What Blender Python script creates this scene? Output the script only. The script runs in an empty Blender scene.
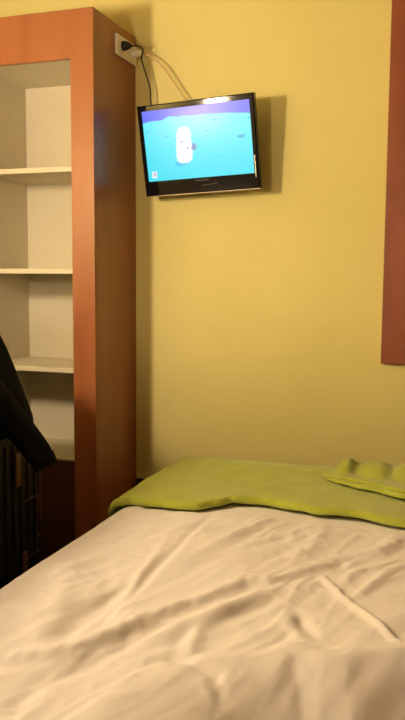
import bpy, bmesh, math, random
from mathutils import Vector, Matrix, noise
random.seed(4)
S = bpy.context.scene
C = S.collection
PI = math.pi

# ------------------------------------------------------------------ materials
def mat(name, base, rough=.6, metal=0, coat=0, spec=.5, sheen=0, emis=None, estr=0):
    m = bpy.data.materials.new(name); m.use_nodes = True
    b = m.node_tree.nodes['Principled BSDF']
    b.inputs['Base Color'].default_value = (*base, 1)
    b.inputs['Roughness'].default_value = rough
    b.inputs['Metallic'].default_value = metal
    b.inputs['Coat Weight'].default_value = coat
    b.inputs['Specular IOR Level'].default_value = spec
    b.inputs['Sheen Weight'].default_value = sheen
    if emis:
        b.inputs['Emission Color'].default_value = (*emis, 1)
        b.inputs['Emission Strength'].default_value = estr
    return m

def noisy(m, c1, c2, scale=(1, 1, 1), nscale=5, detail=4, bump=0, bscale=None, lo=.35, hi=.65):
    nt = m.node_tree; n = nt.nodes; l = nt.links
    b = n['Principled BSDF']
    tc = n.new('ShaderNodeTexCoord'); mp = n.new('ShaderNodeMapping')
    mp.inputs['Scale'].default_value = scale
    l.new(tc.outputs['Object'], mp.inputs['Vector'])
    nz = n.new('ShaderNodeTexNoise'); nz.inputs['Scale'].default_value = nscale
    nz.inputs['Detail'].default_value = detail
    l.new(mp.outputs[0], nz.inputs['Vector'])
    r = n.new('ShaderNodeValToRGB')
    r.color_ramp.elements[0].position = lo; r.color_ramp.elements[0].color = (*c1, 1)
    r.color_ramp.elements[1].position = hi; r.color_ramp.elements[1].color = (*c2, 1)
    l.new(nz.outputs[0], r.inputs[0]); l.new(r.outputs[0], b.inputs['Base Color'])
    if bump:
        n2 = n.new('ShaderNodeTexNoise'); n2.inputs['Scale'].default_value = bscale or nscale * 8
        n2.inputs['Detail'].default_value = 3
        l.new(mp.outputs[0], n2.inputs['Vector'])
        bp = n.new('ShaderNodeBump'); bp.inputs['Strength'].default_value = bump
        bp.inputs['Distance'].default_value = .002
        l.new(n2.outputs[0], bp.inputs['Height']); l.new(bp.outputs[0], b.inputs['Normal'])
    return m

WOOD = noisy(mat('cherry_veneer', (.4, .16, .06), .34, spec=.5), (.30, .10, .038), (.375, .135, .052), (7, 7, 1.3), 1.8, 5, .06, 30, .3, .7)
WOODH = noisy(mat('cherry_veneer_panel', (.4, .16, .06), .45), (.25, .062, .022), (.32, .085, .03), (6, 6, 2.0), 2.0, 5)
CREAM = noisy(mat('cream_laminate', (.82, .76, .6), .5), (.62, .57, .43), (.66, .615, .47), nscale=3)
WALL = noisy(mat('yellow_wall_paint', (.78, .6, .2), .75, spec=.25), (.78, .705, .27), (.82, .745, .30), nscale=2.5, bump=.25, bscale=160)
CEIL = mat('beige_ceiling', (.34, .29, .21), .9)
WALLD = mat('brown_wall_covering', (.16, .10, .05), .8)
CARPET = noisy(mat('dark_carpet', (.02, .015, .012), 1, spec=.1), (.012, .009, .008), (.022, .016, .013), nscale=80)
DSTRIP = mat('dark_strip', (.02, .014, .012), .5)
BLACKG = mat('gloss_black_plastic', (.005, .005, .007), .07, spec=.3)
BLACKM = mat('matt_black_plastic', (.012, .012, .013), .5)
CHROME = mat('silver_trim', (.85, .78, .72), .25, metal=.9)
GREYT = mat('grey_lettering', (.16, .16, .19), .5)
WHITEP = mat('white_plastic', (.86, .83, .76), .4)
HOLE = mat('socket_hole', (.03, .025, .02), .6)
SHEET = noisy(mat('white_cotton', (.86, .80, .72), .85, spec=.2, sheen=.2), (.85, .81, .77), (.88, .845, .81), nscale=3, bump=.12, bscale=220)
GREEN = noisy(mat('lime_fleece', (.38, .42, .05), .95, spec=.1, sheen=.35), (.40, .46, .05), (.46, .525, .07), nscale=14, bump=.9, bscale=260)
JACK = noisy(mat('black_jacket_cloth', (.006, .006, .007), .9, spec=.15), (.004, .004, .005), (.008, .008, .009), nscale=30)
SUIT = noisy(mat('dark_suitcase_cloth', (.02, .015, .012), .6), (.014, .011, .008), (.024, .018, .012), nscale=60)
LEATH = mat('brown_leather_tab', (.16, .06, .03), .5)
ZIP = mat('zip_metal', (.2, .18, .16), .35, metal=.8)
ZIP2 = mat('webbing', (.035, .03, .025), .5)
SHADEW = noisy(mat('shaded_drawer_veneer', (.1, .04, .015), .5), (.075, .024, .011), (.115, .038, .016), (1.3, 7, 7), 2, 5)  # drawer-front veneer darkened to stand in for shade low on the cabinet
DARKW = mat('dark_wood', (.05, .025, .015), .5)
TICK = mat('mattress_ticking', (.7, .66, .58), .9)
LAMP1 = mat('lit_lampshade', (.9, .8, .6), .8, emis=(1, .755, .49), estr=1)
LAMP2 = mat('lit_lampshade_bedside', (.9, .8, .6), .8, emis=(1, .755, .50), estr=1)

# ------------------------------------------------------------------ helpers
def link(name, bm, m, parent=None, smooth=False, loc=None):
    me = bpy.data.meshes.new(name)
    bmesh.ops.recalc_face_normals(bm, faces=bm.faces)
    bm.to_mesh(me); bm.free()
    o = bpy.data.objects.new(name, me); C.objects.link(o)
    me.materials.append(m)
    if smooth:
        for p in me.polygons: p.use_smooth = True
    if parent: o.parent = parent
    if loc: o.location = loc
    return o

def empty(name, label, cat, loc=(0, 0, 0), rot=None, group=None):
    o = bpy.data.objects.new(name, None); C.objects.link(o)
    o.empty_display_size = .05
    o.location = loc
    if rot: o.rotation_euler = rot
    tag(o, label, cat, group)
    return o

def tag(o, label, cat, group=None):
    o['label'] = label; o['category'] = cat
    if group: o['group'] = group
    return o

def box(bm, x0, x1, y0, y1, z0, z1, bev=0, seg=2):
    vs = [bm.verts.new((x, y, z)) for x in (x0, x1) for y in (y0, y1) for z in (z0, z1)]
    f = [(0, 1, 3, 2), (4, 6, 7, 5), (0, 4, 5, 1), (2, 3, 7, 6), (0, 2, 6, 4), (1, 5, 7, 3)]
    fs = [bm.faces.new([vs[i] for i in q]) for q in f]
    if bev:
        bmesh.ops.bevel(bm, geom=list({e for q in fs for e in q.edges}), offset=bev, segments=seg, profile=.5, affect='EDGES')
    return bm

def B(*a, **k):
    return box(bmesh.new(), *a, **k)

def tube(bm, pts, r, n=8, caps=True):
    pts = [Vector(p) for p in pts]
    rings = []; prev = None
    for i, p in enumerate(pts):
        t = (pts[min(i + 1, len(pts) - 1)] - pts[max(i - 1, 0)]).normalized()
        if prev is None:
            u = t.orthogonal().normalized()
        else:
            u = (prev - t * prev.dot(t)).normalized()
        prev = u; v = t.cross(u)
        rr = r[i] if isinstance(r, (list, tuple)) else r
        rings.append([bm.verts.new(p + (u * math.cos(2 * PI * k / n) + v * math.sin(2 * PI * k / n)) * rr) for k in range(n)])
    for a, b in zip(rings, rings[1:]):
        for k in range(n):
            bm.faces.new((a[k], a[(k + 1) % n], b[(k + 1) % n], b[k]))
    if caps:
        bm.faces.new(rings[0][::-1]); bm.faces.new(rings[-1])
    return bm

def spline(pts, m=10):
    pts = [Vector(p) for p in pts]; out = []
    P = [2 * pts[0] - pts[1]] + pts + [2 * pts[-1] - pts[-2]]
    for i in range(1, len(P) - 2):
        for k in range(m):
            t = k / m
            a, b, c, d = P[i - 1], P[i], P[i + 1], P[i + 2]
            out.append(.5 * ((2 * b) + (c - a) * t + (2 * a - 5 * b + 4 * c - d) * t * t + (3 * b - a - 3 * c + d) * t ** 3))
    out.append(pts[-1]); return out

def cyl(bm, c, r, h, axis='z', n=24, r2=None):
    c = Vector(c); r2 = r if r2 is None else r2
    ax = {'x': Vector((1, 0, 0)), 'y': Vector((0, 1, 0)), 'z': Vector((0, 0, 1))}[axis]
    return tube(bm, [c - ax * h / 2, c + ax * h / 2], [r, r2], n)

def structure(name, bm, m):
    o = link(name, bm, m); o['kind'] = 'structure'; return o

# ------------------------------------------------------------------ room
XL, XR, YB, YF, ZC = -1.86, 1.7, 2.80, -.75, 2.55
structure('floor', B(XL, XR, YF, YB, -.06, 0), CARPET)
structure('ceiling', B(XL, XR, YF, YB, ZC, ZC + .06), CEIL)
structure('wall_back', B(XL - .08, XR + .08, YB, YB + .08, -.06, ZC + .06), WALL)
structure('wall_front', B(XL - .08, XR + .08, YF - .08, YF, -.06, ZC + .06), WALLD)
structure('wall_left', B(XL - .08, XL, YF, YB, -.06, ZC + .06), WALL)
structure('wall_right', B(XR, XR + .08, YF, YB, -.06, ZC + .06), WALLD)
structure('dark_strip_back', B(-1.228, XR - .001, YB - .014, YB, .0005, .405, bev=.003), DSTRIP)  # dark strip along the foot of the back wall

# ------------------------------------------------------------------ shelving cabinet
xs, yf, zt, zn, zb = -1.23, 2.465, 2.103, 1.942, .544
xi = xs - .088           # inner edge of the right stile
xl = XL + .002           # left outer face
xnl = -1.697             # left niche wall
cab = empty('shelving_cabinet', 'tall cherry veneer cabinet with open cream shelves against the yellow wall', 'cabinet', (xs, YB - .002, 0))
def cp(name, bm, m, parent=cab):
    bmesh.ops.translate(bm, verts=bm.verts, vec=(-xs, -(YB - .002), 0)) if parent is cab else None
    return link(name, bm, m, parent)
cp('side_panel', B(xs - .022, xs, yf + .0005, YB - .002, .0, zt, bev=.0012), WOOD)
cp('side_panel', B(xl, xl + .02, yf + .0005, YB - .002, .0, zt, bev=.0012), WOOD)
fr = bmesh.new()
def hoop(y, o):
    return [fr.verts.new((x, y, z)) for x, z in ((xl + o, .0), (xl + o, zt - o), (xs - .0005 - o, zt - o), (xs - .0005 - o, .0), (xi + o, .0), (xi + o, zn + o), (xnl - o, zn + o), (xnl - o, .0))]
hA = hoop(yf - .018, .0012); hB = hoop(yf - .0168, 0); hC = hoop(yf, 0)
for a, b in ((hA, hB), (hB, hC)):
    for k in range(8): fr.faces.new((a[k], a[(k + 1) % 8], b[(k + 1) % 8], b[k]))
for h_ in (hA, hC):
    for q in ((0, 1, 6, 7), (1, 2, 5, 6), (2, 3, 4, 5)): fr.faces.new([h_[k] for k in q])
cp('front_frame', fr, WOOD)
lin = B(xnl - .012, xnl, yf + .001, YB - .02, zb, zn + .012)
box(lin, xi, xi + .012, yf + .001, YB - .02, zb, zn + .012)
box(lin, xnl, xi, yf + .001, YB - .02, zn, zn + .012)
box(lin, xnl, xi, yf + .001, YB - .02, zb - .014, zb)
cp('niche_lining', lin, CREAM)
cp('back_panel', B(xnl - .012, xi + .012, YB - .02, YB - .006, zb - .014, zn + .012), CREAM)
cp('top_panel', B(xl + .02, xs - .022, yf + .0005, YB - .002, zt - .02, zt - .001), WOOD)
for s in (1.586, 1.231, .877):
    cp('shelf', B(xnl, xi, yf + .002, YB - .021, s - .018, s, bev=.0012), CREAM)
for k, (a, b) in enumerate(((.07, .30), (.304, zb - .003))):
    d = cp('drawer_front', B(xnl + .0025, xi - .0025, yf - .017, yf - .001, a, b, bev=.002), SHADEW)
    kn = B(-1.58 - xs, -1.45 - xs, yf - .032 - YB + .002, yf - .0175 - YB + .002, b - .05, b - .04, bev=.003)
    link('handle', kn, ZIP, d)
cp('plinth', B(xnl, xi, yf - .004, yf + .012, 0, .068), DARKW)

# ------------------------------------------------------------------ double socket on cabinet side
so = empty('wall_socket', 'white double power socket plate near the top of the cabinet side', 'socket', (xs, 2.70, 2.03))
link('faceplate', B(0, .011, -.088, .086, -.036, .036, bev=.004), WHITEP, so)
for dy in (-.042, .042):
    w = bmesh.new(); cyl(w, (.0112, dy, 0), .022, .003, 'x', 28)
    rim = link('socket_well', w, WHITEP, so)
    h = bmesh.new()
    for q in (-.0095, .0095): cyl(h, (.0128, dy + q, 0), .003, .002, 'x', 10)
    link('pin_hole', h, HOLE, rim)

def plug_body(bm, y, z, k=1.0):
    tube(bm, [(xs + .0135, y, z), (xs + .022, y, z), (xs + .034, y + .002, z), (xs + .046, y + .006, z - .001)],
         [.017 * k, .0175 * k, .013 * k, .006 * k], 16)
    return bm
pk = empty('black_power_cable', 'black plug and thin cable hanging from the socket to behind the television', 'cable', (xs, 2.658, 2.03))
T = Matrix.Translation((-xs, -2.658, -2.03))
b_ = plug_body(bmesh.new(), 2.658, 2.032); b_.transform(T); link('plug', b_, BLACKM, pk, True)
b_ = tube(bmesh.new(), spline([(xs + .045, 2.664, 2.031), (xs + .062, 2.685, 2.034), (xs + .066, 2.715, 2.028), (xs + .05, 2.74, 2.005), (-1.166, 2.75, 1.95), (-1.152, 2.755, 1.90), (-1.150, 2.757, 1.85), (-1.13, 2.755, 1.79), (-1.09, 2.752, 1.745), (-1.06, 2.746, 1.725)]), .0028, 8)
b_.transform(T); link('cord', b_, BLACKM, pk, True)
pw = empty('white_power_cable', 'white plug and pale cable running from the socket to the top of the television', 'cable', (xs, 2.742, 2.03))
T = Matrix.Translation((-xs, -2.742, -2.03))
b_ = plug_body(bmesh.new(), 2.742, 2.028, 1.0); b_.transform(T); link('plug', b_, WHITEP, pw, True)
b_ = tube(bmesh.new(), spline([(xs + .045, 2.748, 2.027), (xs + .075, 2.752, 2.018), (-1.105, 2.755, 1.978), (-1.065, 2.76, 1.925), (-1.03, 2.765, 1.875), (-.99, 2.765, 1.825), (-.975, 2.76, 1.76), (-.985, 2.75, 1.72)]), .0026, 8)
b_.transform(T)
CABW = mat('pale_cable_sheath', (.62, .42, .2), .5)
link('cord', b_, CABW, pw, True)

# ------------------------------------------------------------------ television (posed on its wall bracket)
W, H = .442, .319
M = Matrix.Rotation(-.040, 4, 'Z') @ Matrix.Rotation(.183, 4, 'X') @ Matrix.Rotation(-.037, 4, 'Y')
tvc = Vector((-.936, 2.672, 1.666))
tv = empty('television', 'small black flat television tilted down on the yellow wall, showing a cyan moonscape', 'television', tuple(tvc))
tv.rotation_euler = M.to_euler()
sx0, sx1, sz0, sz1 = -W / 2 + .017, W / 2 - .017, -H / 2 + .052, H / 2 - .020
bz = bmesh.new()
# bezel as a frame with bevelled outer rim
def ring(x0, x1, z0, z1, y): return [bz.verts.new(p) for p in ((x0, y, z0), (x1, y, z0), (x1, y, z1), (x0, y, z1))]
R0 = ring(sx0, sx1, sz0, sz1, .0030)
R1 = ring(sx0 - .001, sx1 + .001, sz0 - .001, sz1 + .001, .0)
R2 = ring(-W / 2 + .0035, W / 2 - .0035, -H / 2 + .0035, H / 2 - .0035, .0)
R3 = ring(-W / 2, W / 2, -H / 2, H / 2, .0035)
R4 = ring(-W / 2, W / 2, -H / 2, H / 2, .028)
R5 = ring(-W / 2 + .012, W / 2 - .012, -H / 2 + .012, H / 2 - .012, .036)
for a, b in zip((R0, R1, R2, R3, R4), (R1, R2, R3, R4, R5)):
    for k in range(4): bz.faces.new((a[k], a[(k + 1) % 4], b[(k + 1) % 4], b[k]))
bz.faces.new(R5[::-1])
link('bezel', bz, BLACKG, tv)
hb = bmesh.new(); box(hb, -W / 2 + .05, W / 2 - .05, .0365, .062, -H / 2 + .05, H / 2 - .06, bev=.01)
link('rear_housing', hb, BLACKM, tv)
tr = B(-W / 2 + .002, W / 2 - .001, .0005, .016, -H / 2 - .0032, -H / 2 - .0002, bev=.001)
link('silver_trim', tr, CHROME, tv)
tr = B(W / 2 - .0125, W / 2 - .0095, -.0012, -.0002, -H / 2 + .036, -H / 2 + .115, bev=.0005)  # chrome strip standing in for the lamp glint on the right bezel
link('side_glint', tr, CHROME, tv)
bd = tube(bmesh.new(), spline([(.006, -.001, -.1335), (.02, -.001, -.1348), (.045, -.001, -.1335), (.064, -.001, -.1305)]), .0011, 6)
link('badge_line', bd, CHROME, tv)
lt = bmesh.new()
for k in range(7):
    x = -.020 + k * .0078
    box(lt, x, x + .0055, -.0008, -.0001, -.1185, -.1172); box(lt, x, x + .0012, -.0008, -.0001, -.1184, -.113)
    if k % 2: box(lt, x + .0043, x + .0055, -.0008, -.0001, -.1184, -.113)
link('maker_lettering', lt, GREYT, tv)
# screen image in a colour attribute on a fine grid
def sstep(a, b, x):
    t = max(0, min(1, (x - a) / (b - a))); return t * t * (3 - 2 * t)
def mix(a, b, t): return tuple(p * (1 - t) + q * t for p, q in zip(a, b))
craters = [(.905, .52, .035, .022, .8), (.60, .64, .016, .008, .55), (.82, .66, .010, .007, .4), (.67, .78, .03, .009, .45), (.99, .76, .02, .012, .5),
           (.22, .62, .028, .007, .5), (.045, .70, .02, .01, .3), (.40, .83, .016, .006, .3), (.10, .30, .03, .008, .25), (.70, .28, .04, .01, .15), (.56, .70, .012, .008, .3)]
def scr(u, v):
    hor = .875 - .10 * (u - .45) ** 2 * 2 + .028 * math.exp(-((u - .26) / .035) ** 2) + .012 * math.exp(-((u - .31) / .02) ** 2)
    hor += .012 * noise.noise(Vector((u * 9, 0, 0)))
    sky = mix((.09, .15, 1.05), (.42, .38, 1.15), sstep(.08, .5, u) * sstep(.97, .5, u))
    sky = mix(sky, (.20, .20, .85), sstep(.93, 1, v) * .25)
    gnd = mix((.10, .86, .98), (.04, .74, .92), sstep(.8, 0, v) * .6 + sstep(.5, 0, u) * .3)
    gl = math.exp(-(((u - .5) / .28) ** 2 + ((v - .86) / .28) ** 2))
    gnd = mix(gnd, (.55, 1, 1), gl * .6)
    for cx, cy, rx, ry, s in craters:
        d = ((u - cx) / rx) ** 2 + ((v - cy) / ry) ** 2
        gnd = mix(gnd, (.01, .34, .75), s * sstep(1.5, .6, d))
    # pale boulder and its shadow
    d = ((u - .345) / .075) ** 2 + ((v - .235 - .25 * (u - .345)) / .045) ** 2
    gnd = mix(gnd, (.01, .50, .85), .8 * sstep(1.3, .6, d))
    w = .082 + .012 * math.sin(v * 9) + .012 * noise.noise(Vector((u * 16, v * 22, 3)))
    d = (abs(u - .375 - .03 * (v - .5)) / w) ** 2.6 + (abs(v - .475) / .25) ** 3
    d2 = ((u - .462) / .028) ** 2 + ((v - .44) / .05) ** 2
    gnd = mix(gnd, (.20, .22, .62), .85 * sstep(1.3, .7, d2))
    gnd = mix(gnd, (.93, 1, 1), sstep(1.25, .8, d))
    for cx, cy in ((.405, .43), (.352, .52)):
        d = ((u - cx) / .014) ** 2 + ((v - cy) / .016) ** 2
        gnd = mix(gnd, (.15, .25, .6), .6 * sstep(1.4, .6, d))
    col = mix(gnd, sky, sstep(hor - .008, hor + .008, v))
    # station mark in the lower left corner
    d = max(abs(u - .062) / .026, abs(v - .095) / .05)
    if d < 1:
        col = (.80, .95, 1) if not (abs(u - .065) < .012 and abs(v - .095) < .028) else (.62, .50, .72)
    return col
NU, NV = 200, 124
sm = bmesh.new(); cl = sm.loops.layers.float_color.new('screen')
g = [[sm.verts.new((sx0 + (sx1 - sx0) * i / NU, .0028, sz0 + (sz1 - sz0) * j / NV)) for j in range(NV + 1)] for i in range(NU + 1)]
for i in range(NU):
    for j in range(NV):
        f = sm.faces.new((g[i][j], g[i + 1][j], g[i + 1][j + 1], g[i][j + 1]))
        for lp, (a, b) in zip(f.loops, ((i, j), (i + 1, j), (i + 1, j + 1), (i, j + 1))):
            lp[cl] = (*scr(a / NU, b / NV), 1)
SCR = mat('lit_screen', (.01, .01, .01), .34, spec=.3)
nt = SCR.node_tree; at = nt.nodes.new('ShaderNodeAttribute'); at.attribute_name = 'screen'
nt.links.new(at.outputs['Color'], nt.nodes['Principled BSDF'].inputs['Emission Color'])
nt.nodes['Principled BSDF'].inputs['Emission Strength'].default_value = 1.0
so_ = link('screen', sm, SCR, tv)
# bracket: wall plate, arm, head plate (in the television's local frame)
Mi = (Matrix.Translation(tvc) @ M).inverted()
br = bmesh.new(); box(br, -.985, -.885, 2.780, 2.799, 1.60, 1.73, bev=.003); br.transform(Mi); link('wall_bracket', br, BLACKM, tv)
p0 = Mi @ Vector((-.935, 2.784, 1.665))
link('bracket_arm', tube(bmesh.new(), [(0, .058, 0), tuple(p0)], .018, 12), BLACKM, tv)

# ------------------------------------------------------------------ wooden panel on the wall at the right
pn = empty('wood_wall_panel', 'large reddish brown wooden panel mounted on the wall at the right edge', 'wall panel', (.28, YB - .001, .906))
link('board', B(-.563, .56, -.022, 0, 0, 1.35, bev=.002), WOODH, pn)
link('edge_strip', B(-.5645, -.5632, -.0215, -.0005, .0005, 1.3495), WOODH, pn)

# ------------------------------------------------------------------ bed
BX0, BX1, BY0, BY1 = -.815, .80, .28, 2.285
bed = empty('bed', 'wide bed under the white duvet with its foot towards the yellow wall', 'bed', (0, 1.28, 0))
link('bed_base', B(BX0 + .03, BX1 - .03, BY0 - 1.28, BY1 - 1.28 - .02, .10, .33, bev=.01), DARKW, bed)
link('mattress', B(BX0 + .006, BX1 - .006, BY0 - 1.28, BY1 - 1.28, .332, .42, bev=.04, seg=4), TICK, bed)
link('headboard', B(BX0 - .03, BX1 + .03, BY0 - 1.28 - .07, BY0 - 1.28 - .025, .0, .98, bev=.01), WOOD, bed)
for sx in (BX0 + .08, BX1 - .08):
    for sy in (BY0 + .08, BY1 - .1):
        link('leg', cyl(bmesh.new(), (sx, sy - 1.28, .05), .022, .10), BLACKM, bed)

def pd(px, py, poly):
    """distance to polyline, side (+ = left of its direction), fraction along"""
    best = 9; side = 0; fr_ = 0; n = len(poly) - 1
    for i in range(n):
        ax, ay = poly[i]; bx, by = poly[i + 1]
        dx, dy = bx - ax, by - ay
        t = ((px - ax) * dx + (py - ay) * dy) / (dx * dx + dy * dy)
        t = 0 if t < 0 else 1 if t > 1 else t
        ex, ey = px - ax - dx * t, py - ay - dy * t
        d = ex * ex + ey * ey
        if d < best:
            best = d; side = 1 if dx * ey - dy * ex > 0 else -1; fr_ = (i + t) / n
    return math.sqrt(best), side, fr_
K = {
'crest':[(-0.663,0.984),(-0.620,1.017),(-0.575,1.043),(-0.558,1.089),(-0.529,1.127),(-0.516,1.180),(-0.500,1.198),(-0.465,1.259),(-0.417,1.334),(-0.388,1.395),(-0.345,1.411),(-0.280,1.500),(-0.239,1.543),(-0.161,1.659),(-0.132,1.730)],
'valley1':[(-0.620,0.920),(-0.580,0.978),(-0.535,1.037),(-0.513,1.080),(-0.493,1.136),(-0.473,1.175)],
'valley2':[(-0.553,0.851),(-0.577,0.904),(-0.568,0.957),(-0.542,1.001),(-0.513,1.041)],
'rUp':[(-0.631,1.038),(-0.663,1.157),(-0.705,1.270),(-0.754,1.393)],
'vUp':[(-0.607,1.046),(-0.619,1.164),(-0.608,1.241),(-0.596,1.363)],
'crease1':[(-0.575,1.091),(-0.576,1.211),(-0.576,1.327),(-0.583,1.474),(-0.588,1.644),(-0.585,1.829)],
'crease2':[(-0.562,1.172),(-0.581,1.290),(-0.601,1.436),(-0.630,1.629)],
'r4':[(-0.497,1.104),(-0.456,1.153),(-0.415,1.208),(-0.375,1.283),(-0.334,1.368),(-0.289,1.446)],
'r4b':[(-0.392,1.088),(-0.403,1.138),(-0.406,1.183),(-0.370,1.267)],
'v4':[(-0.460,1.099),(-0.429,1.128),(-0.418,1.170),(-0.390,1.221),(-0.347,1.288),(-0.308,1.354)],
'seam':[(-0.253,1.481),(-0.196,1.394),(-0.137,1.320),(-0.086,1.243)],
'near':[(-0.546,0.807),(-0.490,0.863),(-0.461,0.953),(-0.421,1.044),(-0.374,1.094),(-0.283,1.147),(-0.257,1.179),(-0.179,1.174),(-0.159,1.192),(-0.076,1.251)],
'v7':[(-0.271,1.324),(-0.246,1.272),(-0.210,1.206)],
'r7':[(-0.286,1.292),(-0.254,1.229),(-0.236,1.190)],
'pocket':[(-0.244,1.524),(-0.222,1.580),(-0.161,1.652)],
'l8':[(-0.180,1.385),(-0.150,1.481),(-0.107,1.603)],
'l9':[(-0.218,1.488),(-0.167,1.546),(-0.106,1.640)],
'u1':[(-0.526,1.574),(-0.485,1.660),(-0.439,1.786)],
'u2':[(-0.518,1.449),(-0.461,1.544),(-0.390,1.658),(-0.330,1.754)],
'u3':[(-0.371,1.490),(-0.306,1.633),(-0.299,1.846)],
'u4':[(-0.775,1.171),(-0.721,1.168),(-0.634,1.055)],
'u5':[(-0.703,1.412),(-0.616,1.277),(-0.576,1.154)],
'v5':[(-0.425,1.076),(-0.378,1.059),(-0.333,1.044),(-0.307,0.994)],
}
#        poly      amp     width  taper
FOLDS = [('crest', .0085, .014, .35), ('valley1', -.003, .02, .4), ('valley2', -.010, .018, .5), ('rUp', .007, .026, .8), ('vUp', -.008, .022, .8),
         ('crease1', -.005, .010, .5), ('crease2', .004, .010, .8), ('r4', .009, .018, .6), ('r4b', .007, .014, .7), ('v4', -.005, .016, .7),
         ('seam', .006, .007, .2), ('v7', -.005, .012, .7), ('r7', .004, .012, .7), ('pocket', -.010, .013, .8), ('l8', .004, .009, .8), ('l9', .004, .008, .8),
         ('u1', .004, .014, .8), ('u2', -.004, .014, .8), ('u3', .004, .016, .8), ('u4', .003, .02, .8), ('u5', -.003, .02, .8), ('v5', -.006, .012, .8)]
BOX = {k: (min(p[0] for p in v), max(p[0] for p in v), min(p[1] for p in v), max(p[1] for p in v)) for k, v in K.items()}
HEMY = [(-.86, 1.75), (-.827, 1.757), (-.80, 1.785), (-.723, 1.786), (-.629, 1.793), (-.582, 1.837), (-.561, 1.873), (-.491, 1.889), (-.377, 1.867), (-.327, 1.851), (-.262, 1.858), (-.124, 1.827), (.1, 1.80), (.5, 1.83), (.83, 1.80)]
def interp(T_, x):
    if x <= T_[0][0]: return T_[0][1]
    for (a, b), (c, d) in zip(T_, T_[1:]):
        if x <= c:
            t = (x - a) / (c - a); t = t * t * (3 - 2 * t); return b + (d - b) * t
    return T_[-1][1]
def duvet_h(x, y):
    h = 0
    for k, amp, w, tp in FOLDS:
        amp *= 1.35
        b = BOX[k]; m = 3 * w
        if b[0] - m < x < b[1] + m and b[2] - m < y < b[3] + m:
            d, s, f = pd(x, y, K[k])
            e = math.sin(PI * min(1, max(0, f)))**.6 if tp > .45 else min(1, .45 + 2 * math.sin(PI * f))
            if k == 'crest':   # steep on the near side, gentle beyond
                ww = w * (2.1 if s > 0 else 1.0)
                h += amp * e * math.exp(-(d / ww) ** 2) - (.003 * math.exp(-((d - .03) / .02) ** 2) if s < 0 else 0)
            else:
                h += amp * e * math.exp(-(d / w) ** 2)
    d, s, f = pd(x, y, K['near'])
    sd = d if s < 0 else -d
    if -.66 < x: h += .016 * sstep(-.012, .03, sd) * sstep(-.56, -.44, x) + .003 * math.exp(-(sd / .012) ** 2)
    h -= .17 * sstep(-.01, .24, sd) * max(0, min(1, (x + .50) / .5))
    h += .03 * sstep(-.01, .24, sd) * math.exp(-((x + .50) / .13) ** 2)      # falls away towards the near right
    v = Vector((x, y, 0))
    # long diagonal pull lines plus soft billow
    a = x * .94 - y * .34; bb = x * .34 + y * .94
    h += .0050 * noise.noise(Vector((a * 17, bb * 3.2, 1))) + .0026 * noise.noise(Vector((a * 36, bb * 6, 5))) + .0009 * noise.noise(Vector((a * 95, bb * 16, 8)))
    h += .007 * noise.noise(v * 3.1 + Vector((0, 0, 7)))
    wv = noise.noise(v * 4 + Vector((3, 1, 2))) * .12
    rg = 1 - abs(noise.noise(Vector((a * 15 + wv * 12, bb * 3.0 + 4, 11))))
    r2 = 1 - abs(noise.noise(Vector((a * 26 + wv * 16 + 5, bb * 8, 17))))
    r3 = 1 - abs(noise.noise(Vector((a * 9 + 2, bb * 15 + wv * 10, 23))))
    ms = .35 + .65 * sstep(-.1, .35, noise.noise(v * 5 + Vector((8, 3, 1))))
    h += ms * (.0042 * rg ** 7 + .0024 * r2 ** 7 + .0022 * r3 ** 9)
    near_crest, s, f = pd(x, y, K['crest'])
    if near_crest < .06:   # crumpled stitching along the crest
        h += .0034 * math.exp(-(near_crest / .020) ** 2) * noise.noise(Vector((x * 60, y * 32, 2)))
    return h

def drape(e, r):
    """e = arc length past the edge start; returns (outward, drop)"""
    if e <= 0: return e, 0
    q = r * PI / 2
    if e < q: return r * math.sin(e / r), r * (1 - math.cos(e / r))
    return r, r + (e - q)

Z0 = .613
bm = bmesh.new()
# fine grid where the folds are
x0e, x1e, y0e, y1e = -.837, .81, .30, 2.30      # duvet edges before rounding
r = .03
def axis(a, b, step, over, r):
    n = int((b - a - 2 * r + 2 * over) / step); return [a + r - over + i * (b - a - 2 * r + 2 * over) / n for i in range(n + 1)]
xsx = axis(x0e, x1e, .0048, .26, r); ysy = axis(y0e, y1e, .0058, .26, r)
grid = []
for X in xsx:
    row = []
    ox, dx = 0, 0
    if X < x0e + r: o, dx = drape(x0e + r - X, r); x = x0e + r - o
    elif X > x1e - r: o, dx = drape(X - (x1e - r), r); x = x1e - r + o
    else: x = X
    for Y in ysy:
        dy = 0
        if Y < y0e + r: o, dy = drape(y0e + r - Y, r); y = y0e + r - o
        elif Y > y1e - r: o, dy = drape(Y - (y1e - r), r); y = y1e - r + o
        else: y = Y
        drop = dx + dy if min(dx, dy) < 1e-6 else max(dx, dy) + .3 * min(dx, dy)
        fade = 1 - sstep(1.78, 1.87, y) * .92
        fade *= sstep(0, .05, x - x0e) * .8 + .2
        z = Z0 - drop
        if drop < .05: z += duvet_h(x, y) * fade * (1 - drop / .05)
        if drop > .03:
            k = min(1, (drop - .03) / .1)
            if dx > dy: x2 = x + (.006 * noise.noise(Vector((Y * 7, 0, drop * 2))) * k + .004 * k) * (-1 if X < 0 else 1); y2 = y
            else: x2 = x; y2 = y + .008 * noise.noise(Vector((X * 7, 3, drop * 2))) * k
        else: x2, y2 = x, y
        row.append(bm.verts.new((x2, y2, z)))
    grid.append(row)
for i in range(len(grid) - 1):
    for j in range(len(grid[0]) - 1):
        bm.faces.new((grid[i][j], grid[i + 1][j], grid[i + 1][j + 1], grid[i][j + 1]))
dv = link('duvet', bm, SHEET, smooth=True)
tag(dv, 'crumpled white cotton duvet spread over the whole bed', 'duvet')
md = dv.modifiers.new('thickness', 'SOLIDIFY'); md.thickness = .012; md.offset = -1

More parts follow.
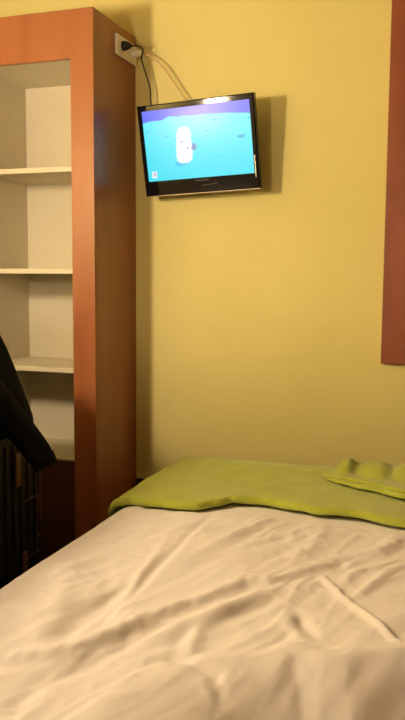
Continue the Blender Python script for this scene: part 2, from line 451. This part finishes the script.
# ---- green blanket folded across the foot of the bed
def blanket_top(x, y):
    v = Vector((x * 4, y * 5, 9.3))
    h = .640 + .004 * noise.noise(v) + .002 * noise.noise(v * 3)
    h += .006 * math.exp(-(((x + .60) / .10) ** 2 + ((y - 2.02) / .10) ** 2)) * -1
    h += .009 * math.exp(-((y - 2.22) / .07) ** 2) * sstep(-.82, -.7, x)
    return h
bm = bmesh.new()
bx0, bx1, by1 = -.848, .825, 2.305
nV = 74
bxs = axis(bx0, bx1, .009, .16, .022)
rows = []
for X in bxs:
    dx = 0; rr = .022
    if X < bx0 + rr: o, dx = drape(bx0 + rr - X, rr); x = bx0 + rr - o
    elif X > bx1 - rr: o, dx = drape(X - (bx1 - rr), rr); x = bx1 - rr + o
    else: x = X
    fy = interp(HEMY, x) + .004 * noise.noise(Vector((x * 14, 0, 0)))
    lift = .004 * max(0, noise.noise(Vector((x * 7 + 2, 5, 0)))) + .006 * math.exp(-((x + .55) / .03) ** 2) + .005 * math.exp(-((x + .29) / .03) ** 2)
    row = []
    # cross-section: underside lip, rolled hem, top, back drape
    prof = [(.030, -.0235, 0), (.012, -.024, 0), (.003, -.0215, 0), (0, -.015, 0), (.0015, -.008, 0), (.006, -.002, 0), (.012, .0008, 0), (.020, .0012, 0), (.027, -.0012, 0), (.034, -.0006, 0)]
    for a, b, c in prof:
        y = fy + a; z = blanket_top(x, y) + (b * .85 if b < 0 else b) + lift * sstep(.04, 0, a)
        row.append((x, y, z - dx))
    n = 44; yb = by1 - .03
    for k in range(1, n + 1):
        y = fy + .034 + (yb - fy - .034) * k / n
        row.append((x, y, blanket_top(x, y) - dx))
    for k in range(1, 22):
        o, dr = drape(k * .012, .03)
        z = blanket_top(x, yb)
        row.append((x, yb + o + .003 * noise.noise(Vector((x * 9, k * .2, 0))), z - max(dr, dx) - .3 * min(dr, dx)))
    if dx > .02:
        row = [(p[0] + (-1 if X < 0 else 1) * (.004 + .006 * noise.noise(Vector((p[1] * 9, 0, dx)))) * min(1, dx / .1), p[1], p[2]) for p in row]
    rows.append([bm.verts.new(p) for p in row])
for a, b in zip(rows, rows[1:]):
    for j in range(len(a) - 1): bm.faces.new((a[j], b[j], b[j + 1], a[j + 1]))
bl = link('blanket', bm, GREEN, smooth=True)
tag(bl, 'flat lime green fleece blanket laid across the foot of the bed', 'blanket')

# ---- second blanket, bunched, lying on the first
B2 = [(-.378, 2.135), (-.345, 2.095), (-.314, 2.068), (-.239, 2.037), (-.133, 1.987), (.05, 1.95), (.42, 1.97)]
bm = bmesh.new(); rows = []
NX = 110
for i in range(NX + 1):
    t = i / NX; x = -.372 + .79 * t
    fy = interp(B2, x)
    yb = 2.262 - .11 * math.exp(-(t / .05) ** 2)
    endt = sstep(0, .10, t) * sstep(1, .93, t)
    row = []
    base = lambda y: max(blanket_top(x, y), .64) + .0035
    def top(y):
        h = .012 + .008 * endt
        for cx, cy, wx, wy, a in ((-.312, 2.17, .023, .055, .027), (-.226, 2.17, .034, .06, .021), (-.142, 2.18, .024, .06, .018), (-.04, 2.17, .05, .06, .030), (.12, 2.19, .07, .08, .042), (.28, 2.2, .05, .07, .05),
                                  (-.24, 2.11, .03, .04, -.006)):
            h += a * math.exp(-abs(((x - cx) / wx / 1.15) ** 2 + ((y - cy) / wy / 1.15) ** 2) ** 1.6)
        return base(y) + h * (.35 + .65 * endt) + .003 * noise.noise(Vector((x * 25, y * 25, 0)))
    for a, b in ((.03, .001), (.004, .001), (0, .006), (.003, .011), (.010, .0125)):
        row.append((x, fy + a, base(fy + a) + b * (.4 + .6 * endt)))
    row.append((x, fy + .019, base(fy) + .0125 * (.4 + .6 * endt)))      # groove between the two layers
    for a, b in ((.011, .017), (.013, .022), (.020, .0245)):
        row.append((x, fy + a, base(fy + a) + b * (.4 + .6 * endt)))
    n = 26
    z_f = base(fy + .02) + .0245 * (.4 + .6 * endt)
    for k in range(1, n + 1):
        s = k / n; y = fy + .02 + (yb - fy - .02) * s
        z = z_f * (1 - sstep(0, .25, s)) + top(y) * sstep(0, .25, s)
        row.append((x, y, z))
    zt_ = row[-1][2]; zb_ = base(yb)
    for a in range(1, 7):
        q = a / 6 * PI; rr = max(.003, (zt_ - zb_) / 2)
        row.append((x, yb + rr * math.sin(q) * .8, zb_ + rr + rr * math.cos(q)))
    rows.append([bm.verts.new(p) for p in row])
for a, b in zip(rows, rows[1:]):
    for j in range(len(a)): bm.faces.new((a[j], b[j], b[(j + 1) % len(b)], a[(j + 1) % len(a)]))
bm.faces.new(rows[0]); bm.faces.new(rows[-1][::-1])
b2 = link('blanket', bm, GREEN, smooth=True)
tag(b2, 'bunched lime green fleece blanket with a double hem, on top of the flat one', 'blanket')
sb = b2.modifiers.new('smooth', 'SUBSURF'); sb.levels = 1; sb.render_levels = 1

# ------------------------------------------------------------------ suitcase
SX, SY = -1.291, 1.848
SK = Matrix.Diagonal((.62, .89, 1.07, 1))
def sp(name, bm, m, parent, smooth=False):
    bm.transform(SK); return link(name, bm, m, parent, smooth)
sc = empty('suitcase', 'dark ribbed upright suitcase standing in front of the cabinet', 'suitcase', (SX, SY, 0), (0, 0, PI / 2))
sp('shell', B(-.235, .235, -.115, .115, .045, .735, bev=.035, seg=5), SUIT, sc)
rb = bmesh.new()
for x in (-.19, -.13, -.07, -.01, .05, .11, .17):
    box(rb, x, x + .018, -.122, -.113, .09, .69, bev=.004)
sp('front_ribs', rb, SUIT, sc)
for z in (.20, .36, .52, .655):
    sp('strap', B(.055, .205, -.1255, -.1215, z, z + .008, bev=.0015), ZIP2, sc)
sp('zip', tube(bmesh.new(), [(.226, -.118, .10), (.2265, -.118, .40), (.226, -.118, .68)], .0035, 8), ZIP, sc)
for x, z in ((-.012, .575), (.035, .30)):
    sp('pull_tab', B(x, x + .04, -.133, -.1265, z, z + .09, bev=.003), LEATH, sc)
sp('top_handle', tube(bmesh.new(), spline([(-.07, 0, .73), (-.065, 0, .765), (0, 0, .775), (.065, 0, .765), (.07, 0, .73)]), .009, 8), BLACKM, sc)
hd = tube(bmesh.new(), [(-.07, .07, .72), (-.07, .07, .99), (.05, .07, .99), (.05, .07, .72)], .008, 8)
sp('pull_handle', hd, ZIP, sc)
for sx in (-.20, .20):
    for sy in (-.09, .09):
        sp('wheel', cyl(bmesh.new(), (sx, sy, .0242), .024, .022, 'x', 18), BLACKM, sc)

# ------------------------------------------------------------------ jacket over the suitcase handle
KJ = .89
jk = empty('jacket', 'black jacket draped over the upright suitcase at the left edge', 'jacket', (-1.575 * KJ, 2.12 * KJ, 1.2 - .41 * KJ))
SX, SY = -1.575, 2.12
def jp(name, bm, m, parent, smooth=False):
    bm.transform(Matrix.Scale(KJ, 4)); return link(name, bm, m, parent, smooth)
JX = -.07
bm = bmesh.new(); rings = []
prof = [  # z, x left, x right, y front, y back
 (1.06, -1.52, -1.48, 2.13, 2.20), (1.052, -1.58, -1.43, 2.10, 2.225), (1.02, -1.64, -1.385, 2.07, 2.24), (.97, -1.67, -1.355, 2.04, 2.25),
 (.91, -1.69, -1.325, 1.985, 2.26), (.85, -1.71, -1.295, 1.95, 2.262), (.79, -1.715, -1.262, 1.91, 2.262), (.75, -1.72, -1.245, 1.90, 2.262), (.71, -1.725, -1.240, 1.90, 2.262)]
N = 72
for z, a, b, c, d in prof:
    ring_ = []
    for k in range(N):
        t = 2 * PI * k / N
        ct, st = math.cos(t), math.sin(t)
        e = .62
        px = math.copysign(abs(ct) ** e, ct); py = math.copysign(abs(st) ** e, st)
        w = 1 + .035 * noise.noise(Vector((ct * 4, st * 4, z * 2.2))) * (1.15 - z)
        x = (a + b) / 2 + (b - a) / 2 * px * w; y = (c + d) / 2 + (d - c) / 2 * py * w
        ring_.append(bm.verts.new((x + JX - SX, y - SY, z - .79 - (.02 * noise.noise(Vector((ct * 2, st * 2, 4))) if z < .66 else 0))))
    rings.append(ring_)
for a, b in zip(rings, rings[1:]):
    for k in range(N): bm.faces.new((a[k], a[(k + 1) % N], b[(k + 1) % N], b[k]))
bm.faces.new(rings[0])
jb = jp('body', bm, JACK, jk, True)
jb.modifiers.new('t', 'SOLIDIFY').thickness = .005
sl = tube(bmesh.new(), [Vector(p) - Vector((SX, SY, .79)) for p in spline([(-1.47, 2.03, .985), (-1.400, 1.985, .92), (-1.330, 1.965, .852), (-1.256, 1.955, .782), (-1.192, 1.955, .715), (-1.160, 1.965, .668)], 6)],
          [.03 + .022 * math.sin(min(1, i / 9) * PI / 2) - .0005 * i for i in range(31)], 20)
for v in sl.verts: v.co += v.co.normalized() * .006 * noise.noise(v.co * 22)
jp('sleeve', sl, JACK, jk, True)
cf = tube(bmesh.new(), [Vector(p) - Vector((SX, SY, .79)) for p in ((-1.166, 1.964, .678), (-1.150, 1.966, .648))], [.039, .036], 20)
jp('cuff', cf, JACK, jk, True)

# ------------------------------------------------------------------ out-of-frame lamps that light the room, and added furniture blocking their light
DX1 = -1.20
dr = empty('added_dresser', 'added unseen dresser under the lamp, blocking its lower light', 'dresser', (-1.48, 1.2275, 0))  # added out of view, sized to cut the lamp's downward light
link('carcass', B(XL + .004 + 1.48, DX1 + 1.48, -.452, .452, 0, 1.16, bev=.004), DARKW, dr)
link('added_dresser_top', B(XL + .004 + 1.48, DX1 + 1.48 + .01, -.4575, .4575, 1.1605, 1.19, bev=.004), DARKW, dr)
for k in range(5):
    f = link('drawer', B(DX1 + 1.481, DX1 + 1.495, -.43, .43, .08 + k * .222, .29 + k * .222, bev=.003), DARKW, dr)
    kb = bmesh.new(); cyl(kb, (DX1 + 1.503, 0, .185 + k * .222), .012, .016, 'x', 14); link('knob', kb, ZIP, f)
def lamp(name, label, x, y, z0, zs, rs, hs, m, power, foot=.08):
    e = empty(name, label, 'lamp', (x, y, z0))
    link('base', cyl(bmesh.new(), (0, 0, .0085), foot, .016, n=32), BLACKM, e)
    link('pole', cyl(bmesh.new(), (0, 0, (zs - hs / 2 - z0 + .018) / 2), .007, zs - hs / 2 - z0 - .014, n=12), ZIP, e)
    s = link('lamp_shade', cyl(bmesh.new(), (0, 0, zs - z0), rs, hs, n=32), m, e, False)
    m.node_tree.nodes['Principled BSDF'].inputs['Emission Strength'].default_value = power
lamp('table_lamp', 'small lit table lamp standing on the added dresser', -1.505, 1.06, 1.19, 1.635, .052, .14, LAMP1, 355, .06)
ch = empty('added_chest', 'high dark chest of drawers beside the head of the bed', 'chest of drawers', (-1.09, .2, 0))  # put in unseen to keep the second lamp off the lower cabinet
link('carcass', B(-.225, .225, -.55, .55, 0, 1.27, bev=.004), DARKW, ch)
link('added_chest_top', B(-.23, .23, -.555, .555, 1.2705, 1.30, bev=.004), DARKW, ch)
lamp('table_lamp', 'second lit table lamp, standing on the added chest beside the bed head', -1.07, -.02, 1.30, 1.475, .08, .16, LAMP2, 140, .06)

w = bpy.data.worlds.new('world'); S.world = w; w.use_nodes = True
w.node_tree.nodes['Background'].inputs[0].default_value = (1, .7, .4, 1)
w.node_tree.nodes['Background'].inputs[1].default_value = 0.0

# ------------------------------------------------------------------ camera
yaw, pit, rol = .3286, .10448, .0067
F = Vector((-math.sin(yaw) * math.cos(pit), math.cos(yaw) * math.cos(pit), -math.sin(pit)))
Rv = Vector((math.cos(yaw), math.sin(yaw), 0)); U = Rv.cross(F)
R2_ = Rv * math.cos(rol) + U * math.sin(rol); U2 = -Rv * math.sin(rol) + U * math.cos(rol)
cd = bpy.data.cameras.new('camera'); co = bpy.data.objects.new('camera', cd); C.objects.link(co)
co.matrix_world = Matrix.Translation((0, 0, 1.2)) @ Matrix(((R2_.x, U2.x, -F.x), (R2_.y, U2.y, -F.y), (R2_.z, U2.z, -F.z))).to_4x4()
cd.sensor_fit = 'VERTICAL'; cd.sensor_height = 36; cd.lens = 777.84 / 720 * 36
cd.clip_start = .02
S.camera = co
S.view_settings.view_transform = 'Standard'; S.view_settings.look = 'None'
S.view_settings.gamma = 1; S.view_settings.use_curve_mapping = False
S.view_settings.exposure = 0
S.cycles.use_denoising = True
S.cycles.max_bounces = 8
